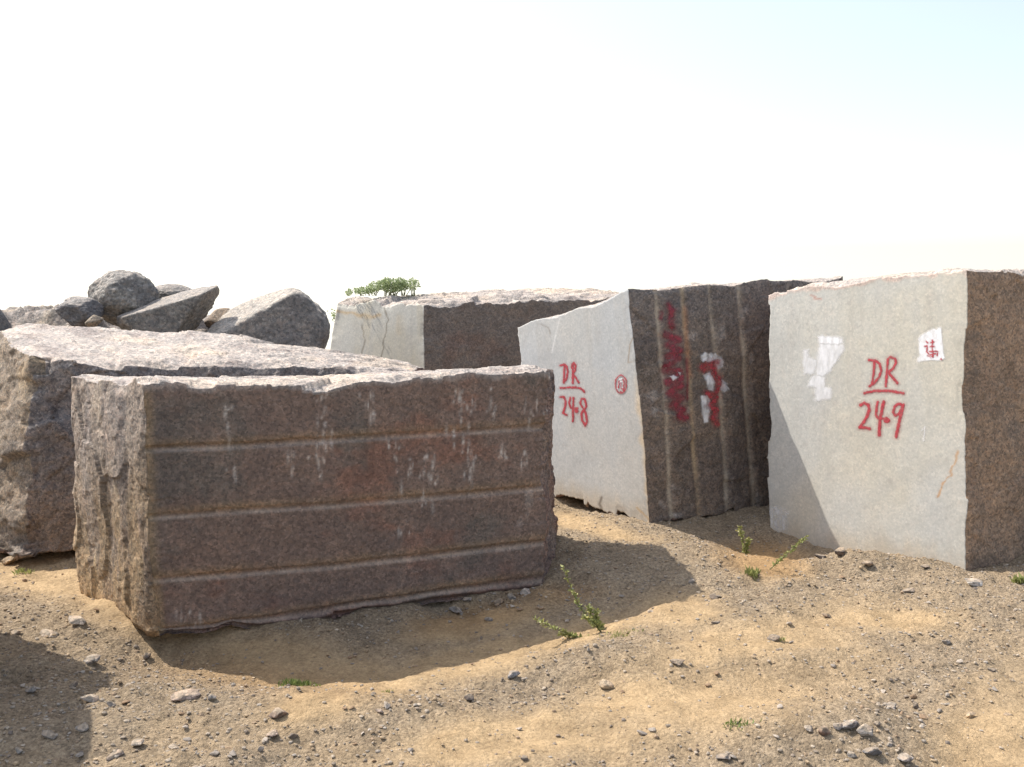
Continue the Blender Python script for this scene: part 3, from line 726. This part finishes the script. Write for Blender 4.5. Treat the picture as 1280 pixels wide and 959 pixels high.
def bc(px, py, Y): return P(px, py, Y)
rock('boulder', bc(153, 374, 8.35), (.27, .26, .235), 21, 'round grey boulder, the tallest on the rubble heap', 'boulder', (.24, .225, .20), gd_, 6, (.3, 0, 0), np_=12, cut=(.80, .97), rough=.11, dusty=(.32, .30, .27))
rock('boulder', bc(215, 386, 8.15), (.44, .26, .30), 34, 'slanting grey boulder with a pointed right end beside the round boulder', 'boulder', gy_, gd_, 6, (0, 0, 0), np_=7, cut=(.8, .97), rough=.11, planes=[((-.36, -.2, .9), .22), ((.88, -.1, -.42), .46), ((.12, -.97, -.05), .48)], dusty=gt_)
rock('boulder', bc(216, 371, 8.75), (.20, .2, .11), 45, 'low grey boulder half hidden behind the slanting boulder', 'boulder', gy_, gd_, 6, (0, .05, 0), np_=7, cut=(.8, .95), dusty=gt_)
rock('boulder', bc(332, 413, 8.25), (.515, .42, .37), 58, 'big domed grey boulder at the right end of the rubble heap', 'boulder', (.25, .23, .205), gd_, 6, (0, 0, 0), np_=5, cut=(.88, .99), rough=.07, planes=[((-.50, -.34, .80), .50), ((.26, -.95, .12), .46)], dusty=(.46, .42, .36))
rock('boulder', bc(103, 391, 8.05), (.22, .2, .125), 63, 'dark angular boulder left of the round boulder', 'boulder', (.15, .145, .145), (.20, .19, .18), 6, (0, -.1, 0), np_=12, cut=(.65, .9), dusty=gt_)
rock('boulder', bc(100, 378, 8.6), (.12, .12, .05), 66, 'flat dark slab on the crest of the rubble heap', 'boulder', (.17, .16, .155), None, 4, (0, .1, 0), np_=6, dusty=gt_)
rock('boulder', bc(-14, 412, 7.9), (.165, .2, .20), 71, 'dark boulder cut by the left edge of the picture', 'boulder', (.14, .135, .13), gd_, 6, (0, 0, 0), np_=9, cut=(.75, .95))
rock('boulder', bc(276, 400, 8.55), (.16, .12, .10), 75, 'small brownish boulder left of the big domed boulder', 'boulder', (.27, .215, .16), (.2, .17, .14), 4, (0, -.3, 0), np_=10)
rock('boulder', bc(118, 401, 7.85), (.075, .07, .05), 79, 'small tan rock at the foot of the round boulder', 'boulder', (.33, .27, .2), None, 4, (0, -.2, 0), np_=10)

# single stones one can point to: px, py, width px, height ratio, colour, label
BLU, DRK, PAL, PNK, TAN, BRN = (.28, .26, .235), (.165, .14, .12), (.45, .395, .33), (.38, .30, .25), (.46, .33, .19), (.20, .14, .10)
STONES = [
 (97, 776, 34, .6, PAL, 'pale grey stone left of the grooved block near its corner'),
 (116, 826, 28, .7, BLU, 'jagged blue grey stone at the upper edge of the lower left shadow'),
 (183, 819, 13, .9, DRK, 'small dark stone below the near corner of the grooved block'),
 (60, 792, 30, .35, PAL, 'flat pale stone left edge above the lower left shadow'),
 (113, 872, 26, .7, PAL, 'pale lump of stone at the right rim of the lower left shadow'),
 (140, 876, 16, .8, BLU, 'grey stone in the small dirt hollow right of the lower left shadow'),
 (228, 866, 42, .5, PNK, 'broad pinkish stone bedded in the gravel below the grooved block'),
 (265, 871, 16, .8, BLU, 'small blue grey stone right of the broad pinkish stone'),
 (349, 890, 32, .6, (.20, .15, .12), 'brown stone with dark side on the yellow dirt near the green tuft'),
 (340, 918, 24, .4, PNK, 'flat pink stone below the brown stone by the green tuft'),
 (366, 922, 15, .8, DRK, 'dark upright stone right of the flat pink stone'),
 (325, 937, 12, .9, BLU, 'little blue grey stone below the flat pink stone'),
 (170, 928, 24, .6, PAL, 'long pale stone in the gravel at lower left'),
 (143, 944, 22, .6, (.2, .17, .15), 'brown grey stone near the bottom edge right of the shadow'),
 (106, 908, 22, .6, BLU, 'blue grey stone lying inside the lower left shadow'),
 (218, 934, 24, .35, PAL, 'flat cream stone in the gravel at lower left'),
 (641, 844, 26, .5, (.26, .26, .26), 'grey slab stone on the edge between gravel and yellow dirt'),
 (587, 873, 15, .8, DRK, 'dark pointed stone below the grey slab stone'),
 (758, 856, 26, .6, (.40, .31, .2), 'tan wedge shaped stone on the yellow dirt'),
 (846, 829, 25, .5, DRK, 'black brown stone right of the tan wedge stone'),
 (813, 764, 13, .6, PAL, 'pale stone at the tip of the grooved block shadow'),
 (656, 947, 15, .7, DRK, 'dark stone at the bottom edge in the middle'),
 (484, 881, 16, .6, PAL, 'pale grey stone on the left part of the gravel ridge'),
 (474, 891, 18, .4, PNK, 'flat reddish stone under the pale grey stone of the ridge'),
 (569, 762, 22, .65, BLU, 'blue grey stone under the lower edge of the grooved block'),
 (656, 741, 26, .4, (.36, .37, .38), 'light grey stone under the right end of the grooved block'),
 (604, 748, 24, .5, (.27, .26, .25), 'grey stone in the pile under the grooved block'),
 (585, 760, 16, .6, (.30, .27, .24), 'small grey stone left of the pile under the grooved block'),
 (622, 752, 20, .6, (.33, .25, .17), 'tan clod in the pile under the grooved block'),
 (640, 748, 14, .7, BLU, 'small blue grey stone in the pile under the grooved block'),
 (676, 752, 16, .5, (.36, .24, .14), 'rusty clod at the right end of the pile under the grooved block'),
 (610, 772, 13, .6, BLU, 'small stone in the shade below the pile under the grooved block'),
 (40, 862, 20, .6, BLU, 'blue grey stone high in the lower left shadow'),
 (62, 918, 24, .6, (.22, .20, .18), 'brown grey stone low in the lower left shadow'),
 (24, 938, 18, .6, BLU, 'blue grey stone in the very bottom left corner'),
 (92, 856, 14, .7, DRK, 'dark stone just inside the rim of the lower left shadow'),
 (160, 858, 14, .7, PAL, 'small pale stone by the dirt hollow at lower left'),
 (20, 790, 22, .5, (.27, .22, .17), 'brown stone at the left edge above the lower left shadow'),
 (1045, 918, 16, .8, (.22, .2, .19), 'grey brown stone on the near flank of the lower right gravel mound'),
 (1098, 903, 15, .7, DRK, 'small dark stone between the stones of the lower right gravel mound'),
 (1112, 930, 14, .7, (.3, .28, .26), 'small grey stone at the right foot of the lower right gravel mound'),
 (1010, 915, 14, .6, PAL, 'small pale stone at the left foot of the lower right gravel mound'),
 (1066, 945, 16, .7, BLU, 'small blue grey stone near the bottom edge on the gravel mound'),
 (1034, 770, 18, .5, BRN, 'dark brown stone on the dirt in front of the DR 249 block'),
 (968, 796, 22, .5, DRK, 'black stone on the yellow dirt right of centre'),
 (1183, 801, 15, .8, BLU, 'blue grey stone on the gravel at right'),
 (1240, 838, 14, .5, DRK, 'dark flat stone near the right edge'),
 (1137, 738, 18, .4, (.3, .26, .22), 'flat grey brown stone in front of the DR 249 block'),
 (1218, 729, 36, .35, (.42, .40, .37), 'flat pale stone slab below the corner of the DR 249 block'),
 (1050, 694, 22, .75, (.13, .105, .09), 'dark clod against the foot of the DR 249 face'),
 (1027, 697, 18, .6, (.14, .12, .11), 'dark clod left of the other clod at the DR 249 face'),
 (1086, 696, 18, .7, (.27, .21, .16), 'brown clod at the foot of the DR 249 face'),
 (1158, 710, 16, .5, DRK, 'dark chip at the lower edge of the DR 249 face'),
 (893, 745, 16, .7, (.3, .25, .2), 'grey brown stone on the dirt below the middle block'),
 (1060, 897, 34, .55, (.25, .25, .26), 'grey stone on top of the lower right gravel mound'),
 (1078, 923, 26, .8, BLU, 'dark blue grey stone on the side of the lower right gravel mound'),
 (1030, 932, 20, .9, (.18, .12, .09), 'rusty brown stone on the lower right gravel mound'),
 (1092, 948, 30, .6, (.14, .14, .15), 'dark stone at the bottom edge of the gravel mound'),
 (1145, 883, 13, 1.1, DRK, 'dark upright stone right of the gravel mound top'),
 (1115, 884, 22, .5, (.28, .27, .26), 'grey stone beside the dark upright stone'),
 (1212, 894, 22, .5, TAN, 'orange tan stone on the yellow dirt at lower right'),
 (1260, 893, 18, .25, (.4, .26, .15), 'thin flat tan stone near the right edge'),
 (905, 945, 30, .4, (.2, .18, .17), 'flat dark stone at the bottom edge left of the gravel mound'),
 (1130, 952, 26, .5, (.25, .24, .24), 'grey stone at the bottom edge right of the gravel mound'),
 (14, 699, 22, .8, (.38, .28, .17), 'rounded tan stone under the corner of the rough left block'),
 (895, 778, 14, .5, (.22, .19, .16), 'grey brown chip on the yellow dirt left of the black stone'),
]
for k, (px, py, w, hr, col, lab) in enumerate(STONES):
    g = G(px, py + w * hr * .25); dep = g[1]; r = w / F * dep * .56
    rock('stone', g + np.array([0, 0, r * hr * .45]), (r, r * random.uniform(.7, .95), r * hr * .95), 200 + k, lab, 'stone', col, tuple(x * 1.25 for x in col), 3, (random.uniform(-.5, .5), random.uniform(-.3, .3), random.uniform(-.2, .2)), np_=18, cut=(.36, .8), rough=.13, dusty=(.40, .32, .225), group='loose stones lying on the dirt')

# ------------------------------------------------------------------ small chips: shared meshes, one object each
def inside_block(x, y):
    m = np.zeros(len(x), bool); q = np.stack([x, y], 1)
    for r_ in BLOCK_RECTS: m |= inpoly(q, r_)
    return m
kinds = [('grey', (.30, .265, .225)), ('dark', (.18, .15, .125)), ('pale', (.43, .375, .31)), ('brown', (.29, .20, .125))]
protos = {}
for kn, colk in kinds:
    protos[kn] = []
    for j in range(4):
        p, f = rock_verts(2, (1, .75, .55), 900 + j + 10 * len(protos), 16, (.36, .8), .14, soft=120.0)
        p[:, 2] *= random.uniform(.55, 1); me_o = mesh_obj('stone_chip', p, None, M_rock, tris=f, smooth=False); attr_color(me_o, 'base', rgba(len(p), colk, .6), 'POINT')
        protos[kn].append(me_o)
n_made = 0
used = {k: [0] * 4 for k, _ in kinds}
while n_made < 150:
    px, py = random.uniform(5, 1275), random.uniform(690, 955)
    q = G(px, py); x, y = np.array([q[0]]), np.array([q[1]])
    if inside_block(x, y)[0] or q[1] > 7: continue
    S1 = zones(x, y)[0][0]
    if random.random() < S1 * .75: continue
    kn = random.choices([k for k, _ in kinds], [4, 1.2, 2.5, 3])[0]; j = random.randrange(4)
    src = protos[kn][j]
    if used[kn][j] == 0: o = src
    else: o = src.copy(); COL.objects.link(o)
    used[kn][j] = 1
    r = random.choice([.010, .012, .014, .016, .02, .026]) * random.uniform(.9, 1.15)
    o.location = (q[0], q[1], q[2] + r * .25); o.scale = (r, r, r); o.rotation_euler = (random.uniform(-.3, .3), random.uniform(-.3, .3), random.uniform(0, 6.28))
    tag(o, f'small loose {kn} stone chip lying on the dirt', 'stone chip', f'small {kn} stone chips scattered over the dirt')
    n_made += 1
for kn in protos:
    for j, o in enumerate(protos[kn]):
        if not used[kn][j]: bpy.data.objects.remove(o)

# ------------------------------------------------------------------ gravel (uncountable)
N = 62000
x = RNG.uniform(-3.4, 4.4, N); y = 2.3 + (8.2 - 2.3) * RNG.random(N) ** 1.35
S, O, n_ = zones(x, y)
keep = (RNG.random(N) > np.clip(S * 1.0, 0, .88)) & ~inside_block(x, y)
x, y = x[keep], y[keep]; z = ground_h(x, y); n = len(x)
bv, bf = ICO[1]
r = .0022 + .0085 * RNG.random(n) ** 2.9 + .0016 * RNG.random(n)
sc3 = np.stack([r, r * RNG.uniform(.6, 1, n), r * RNG.uniform(.4, .8, n)], 1)
ang = RNG.uniform(0, 6.28, n)
jit = bv[None] * (1 + RNG.uniform(-.28, .22, (n, len(bv), 1)))
v = jit * sc3[:, None, :]
vx = v[..., 0] * np.cos(ang)[:, None] - v[..., 1] * np.sin(ang)[:, None]; vy = v[..., 0] * np.sin(ang)[:, None] + v[..., 1] * np.cos(ang)[:, None]
v = np.stack([vx + x[:, None], vy + y[:, None], v[..., 2] + (z + r * .2)[:, None]], -1).reshape(-1, 3)
tri = (bf[None] + (np.arange(n) * len(bv))[:, None, None]).reshape(-1, 3)
gravel = mesh_obj('gravel', v, None, M_gravel, tris=tri, smooth=False)
pal = np.array([(.29, .25, .205), (.19, .16, .135), (.39, .33, .26), (.36, .265, .165), (.27, .19, .125), (.31, .285, .255)])
pal = pal * .72 + np.array([.34, .255, .165]) * .28
cc = pal[RNG.choice(6, n, p=[.26, .14, .14, .24, .10, .12])] * RNG.uniform(.8, 1.2, (n, 1))
attr_color(gravel, 'base', np.concatenate([np.repeat(cc, len(bv), 0), np.ones((n * len(bv), 1))], 1), 'POINT')
tag(gravel, 'fine grey and tan gravel strewn over the dirt', 'gravel', kind='stuff')

# ------------------------------------------------------------------ plants
class MB:
    def __init__(s): s.v = []; s.q = []
    def tube(s, pts, r0, r1, n=5):
        pts = [np.asarray(p, float) for p in pts]; b = len(s.v)
        for i, p in enumerate(pts):
            t = pts[min(i + 1, len(pts) - 1)] - pts[max(i - 1, 0)]; t /= max(np.linalg.norm(t), 1e-9)
            u = np.cross(t, (0.31, .9, .2)); u /= np.linalg.norm(u); w = np.cross(t, u); r = r0 + (r1 - r0) * i / (len(pts) - 1)
            for k in range(n): s.v.append(p + r * (u * math.cos(6.283 * k / n) + w * math.sin(6.283 * k / n)))
        for i in range(len(pts) - 1):
            for k in range(n): s.q.append((b + i * n + k, b + i * n + (k + 1) % n, b + (i + 1) * n + (k + 1) % n, b + (i + 1) * n + k))
    def leaf(s, p, d, L, wd):
        d = np.asarray(d, float); d /= np.linalg.norm(d); u = np.cross(d, np.random.default_rng(len(s.v)).normal(size=3)); u /= np.linalg.norm(u); w = np.cross(d, u)
        b = len(s.v); p = np.asarray(p, float)
        m = p + d * L * .5 + w * L * .08
        s.v += [p, m + u * wd, p + d * L - w * L * .05, m - u * wd]; s.q.append((b, b + 1, b + 2, b + 3))
    def build(s, name, mat, parent): return mesh_obj(name, np.array(s.v), np.array(s.q), mat, parent=parent, loc=np.array(parent.location))
def plant(name, base, label, cat, group=None):
    o = bpy.data.objects.new(name, None); COL.objects.link(o); o.location = base; o.empty_display_size = .1
    return tag(o, label, cat, group)
def curve(pts, n=10):
    pts = np.array(pts, float); t = np.linspace(0, len(pts) - 1, n)
    c = np.stack([np.interp(t, np.arange(len(pts)), pts[:, k]) for k in range(3)], 1)
    for _ in range(2): c[1:-1] = (c[:-2] + 2 * c[1:-1] + c[2:]) / 4
    return c
def weed(name, base, stems, label, dens=1.0, lsize=.016, tips=True):
    dens *= 2.2; lsize *= 1.1
    e = plant(name, base, label, 'weed')
    fol, fl = MB(), MB()
    for st, r in stems:
        c = curve(st, 12); m = MB(); m.tube(c, r, r * .4); m.build('stem', M_stem, e)
        n = int(26 * dens)
        for k in range(n):
            t = .10 + .9 * k / n; i = t * (len(c) - 1); j = int(min(i, len(c) - 2)); p = c[j] + (c[j + 1] - c[j]) * (i - j)
            d = np.array([random.gauss(0, 1), random.gauss(0, 1), random.gauss(.4, .7)])
            q = p + .35 * lsize * d
            fol.leaf(p, d, lsize * random.uniform(.8, 1.5), lsize * random.uniform(.2, .36))
            if tips and t > .6 and random.random() < .5: fl.leaf(q, d, lsize * .7, lsize * .3)
    fol.build('foliage', M_leaf, e)
    if fl.v: fl.build('flower', M_flower, e)
    return e
def V(px, py, Y): return P(px, py, Y)
g1 = G(752, 790); Y1 = g1[1]
weed('weed', g1, [([g1, V(728, 765, Y1 + .06), V(716, 742, Y1 + .08), V(704, 708, Y1 + .05)], .0035), ([g1, V(742, 778, Y1), V(728, 771, Y1 - .03)], .002),
     ([g1 + (.02, .05, 0), V(741, 775, Y1 + .1), V(735, 758, Y1 + .12)], .002), ([g1 + (.01, .05, 0), V(745, 778, Y1 + .1), V(746, 763, Y1 + .12)], .002)],
     'tall yellow green weed leaning left in the shadow beside the grooved block', 1.5, .017)
g2 = G(722, 797)
weed('weed', g2, [([g2, V(705, 790, g2[1]), V(685, 783, g2[1] - .02), V(667, 772, g2[1] - .05)], .0025), ([g2, V(715, 795, g2[1]), V(700, 793, g2[1])], .002), ([g2, V(740, 799, g2[1]), V(760, 795, g2[1])], .002)],
     'low sprawling weed left of the tall weed by the grooved block', 1.3, .016)
g3 = G(932, 694)
weed('weed', g3, [([g3, V(929, 678, g3[1]), V(925, 658, g3[1] - .02)], .003), ([g3, V(934, 684, g3[1]), V(936, 674, g3[1])], .002)], 'upright weed between the DR 248 and DR 249 blocks', 1.3, .018)
g4 = G(962, 712)
weed('weed', g4, [([g4, V(976, 700, g4[1]), V(992, 685, g4[1]), V(1008, 671, g4[1])], .003)], 'weed leaning right against the shaded DR 249 face', 1.8, .017)
def tuft(name, px, py, wpx, hpx, n, label, cat='tuft', mat=None):
    g = G(px, py); k = g[1] / F; e = plant(name, g, label, cat); m = MB()
    for _ in range(n):
        x0 = g[0] + random.gauss(0, wpx * .24) * k; y0 = g[1] + random.gauss(0, wpx * .16) * k; z0 = gh(x0, y0) - .003
        d = (random.gauss(0, .5), random.gauss(0, .5), 1); L = hpx * k * random.uniform(.5, 1.15)
        m.leaf((x0, y0, z0), d, L, L * random.uniform(.07, .14))
    m.build('foliage', mat or M_grass, e)
tuft('grass_tuft', 371, 856, 46, 10, 190, 'bright green grass tuft at the edge of the grooved block shadow')
tuft('grass_tuft', 940, 726, 30, 13, 60, 'grey green tuft on the dirt below the two weeds', mat=M_leaf)
tuft('grass_tuft', 922, 906, 34, 9, 70, 'small green tuft near the lower right gravel mound')
tuft('grass_tuft', 483, 866, 14, 6, 34, 'tiny green sprig on the yellow dirt', mat=M_leaf)
tuft('grass_tuft', 1274, 730, 18, 15, 40, 'green sprig in the shade at the right edge', mat=M_leaf)
tuft('grass_tuft', 978, 803, 8, 8, 14, 'tiny dry sprig beside the black stone', mat=M_leaf)
tuft('grass_tuft', 30, 716, 34, 9, 60, 'dull grass tuft under the rough left block', mat=M_leaf)
tuft('grass_tuft', 778, 795, 46, 7, 70, 'sparse green creeper at the foot of the tall weed', mat=M_leaf)

# bush on the far block
bb = P(486, 367, 10.1); e = plant('bush', bb, 'small green bush growing on top of the farthest pale block', 'bush'); m = MB(); fo = MB()
for px, py, rx, ry, n in [(490, 357, 17, 8, 200), (482, 354, 7, 6, 40), (501, 354, 6, 7, 30), (470, 358, 8, 6, 50), (452, 364, 10, 4, 70), (505, 357, 8, 6, 60), (518, 357, 5, 7, 26), (515, 352, 6, 4, 14), (436, 366, 4, 3, 18), (463, 362, 6, 4, 40)]:
    k = 10.1 / F
    for _ in range(int(n * 3.2)):
        a_, r_ = random.uniform(0, 6.28), random.random() ** .5; p = P(px + rx * r_ * math.cos(a_), py + ry * r_ * math.sin(a_), 10.1 + random.uniform(-.14, .14))
        fo.leaf(p, (random.gauss(0, 1), random.gauss(0, 1), random.gauss(.3, .8)), random.uniform(.018, .036), random.uniform(.006, .011))
    for _ in range(max(3, n // 12)):
        b0 = P(px + random.gauss(0, rx * .3), 370, 10.1); m = MB(); m.tube([b0, P(px + random.gauss(0, rx * .6), py - ry * random.uniform(0, .8), 10.1)], .004, .002, 4); m.build('stem', M_stem, e)
fo.build('foliage', M_bush, e)
b2 = P(419, 396, 10.42); e = plant('bush', b2, 'little green sprig on the left edge of the farthest pale block', 'bush'); fo = MB()
for _ in range(40):
    fo.leaf(P(418 + random.gauss(0, 2.2), 394 + random.gauss(0, 4), 10.42 + random.uniform(-.06, .06)), (random.gauss(-.5, 1), random.gauss(0, 1), random.gauss(.2, .8)), random.uniform(.02, .04), .010)
fo.build('foliage', M_bush, e)

# ------------------------------------------------------------------ light
SUN_EL = R(51.5); L = Vector((-.90 * math.cos(SUN_EL), .435 * math.cos(SUN_EL), math.sin(SUN_EL))).normalized()
sd = bpy.data.lights.new('sun', 'SUN'); sd.energy = 4.6; sd.angle = R(.55); sd.color = (1, .94, .85)
so = bpy.data.objects.new('sun', sd); COL.objects.link(so); so.rotation_euler = L.to_track_quat('Z', 'Y').to_euler(); so.location = (-6, 4, 9)
w = bpy.data.worlds.new('World'); sc.world = w; w.use_nodes = True; t = w.node_tree; t.nodes.clear()
out = t.nodes.new('ShaderNodeOutputWorld'); bg = t.nodes.new('ShaderNodeBackground'); sky = t.nodes.new('ShaderNodeTexSky')
sky.sky_type = 'NISHITA'; sky.sun_disc = False; sky.sun_elevation = SUN_EL; sky.sun_rotation = math.atan2(L.x, L.y)
sky.air_density = 1.0; sky.dust_density = 1.5; sky.ozone_density = 1.0
tc = t.nodes.new('ShaderNodeTexCoord'); se = t.nodes.new('ShaderNodeSeparateXYZ'); mx = t.nodes.new('ShaderNodeMath'); mx.operation = 'MAXIMUM'; mx.inputs[1].default_value = .03; cb = t.nodes.new('ShaderNodeCombineXYZ')
t.links.new(tc.outputs['Generated'], se.inputs[0]); t.links.new(se.outputs[0], cb.inputs[0]); t.links.new(se.outputs[1], cb.inputs[1]); t.links.new(se.outputs[2], mx.inputs[0]); t.links.new(mx.outputs[0], cb.inputs[2])
t.links.new(cb.outputs[0], sky.inputs['Vector'])
# bright summer haze over the whole sky, strongest round the sun and towards the horizon
def wm(op, a, b=None):
    n = t.nodes.new('ShaderNodeMath'); n.operation = op
    for i, x in enumerate((a, b)):
        if x is None: continue
        if isinstance(x, (int, float)): n.inputs[i].default_value = x
        else: t.links.new(x, n.inputs[i])
    return n.outputs[0]
dp = t.nodes.new('ShaderNodeVectorMath'); dp.operation = 'DOT_PRODUCT'; t.links.new(tc.outputs['Generated'], dp.inputs[0]); dp.inputs[1].default_value = L
glow = wm('POWER', wm('MULTIPLY', wm('ADD', dp.outputs['Value'], 1.0), .5), 2.2)
low = wm('POWER', wm('SUBTRACT', 1.0, wm('ABSOLUTE', se.outputs[2])), 3.0)
hz_ = wm('ADD', wm('ADD', wm('MULTIPLY', glow, 4.6), wm('MULTIPLY', low, 1.5)), .72)
hc = t.nodes.new('ShaderNodeMix'); hc.data_type = 'RGBA'; hc.blend_type = 'MULTIPLY'; hc.inputs[0].default_value = 1; hc.inputs[6].default_value = (1, .985, .972, 1); t.links.new(hz_, hc.inputs[7])
ad = t.nodes.new('ShaderNodeMix'); ad.data_type = 'RGBA'; ad.blend_type = 'ADD'; ad.inputs[0].default_value = 1; t.links.new(sky.outputs[0], ad.inputs[6]); t.links.new(hc.outputs[2], ad.inputs[7])
t.links.new(ad.outputs[2], bg.inputs[0]); bg.inputs[1].default_value = .12; t.links.new(bg.outputs[0], out.inputs[0])

# ------------------------------------------------------------------ render
vs = sc.view_settings; sc.display_settings.display_device = 'sRGB'
vs.view_transform = 'Standard'; vs.look = 'None'; vs.gamma = 1; vs.use_curve_mapping = False; vs.exposure = 0.4
sc.render.engine = 'CYCLES'; sc.cycles.use_denoising = True; sc.cycles.max_bounces = 6; sc.cycles.transparent_max_bounces = 12
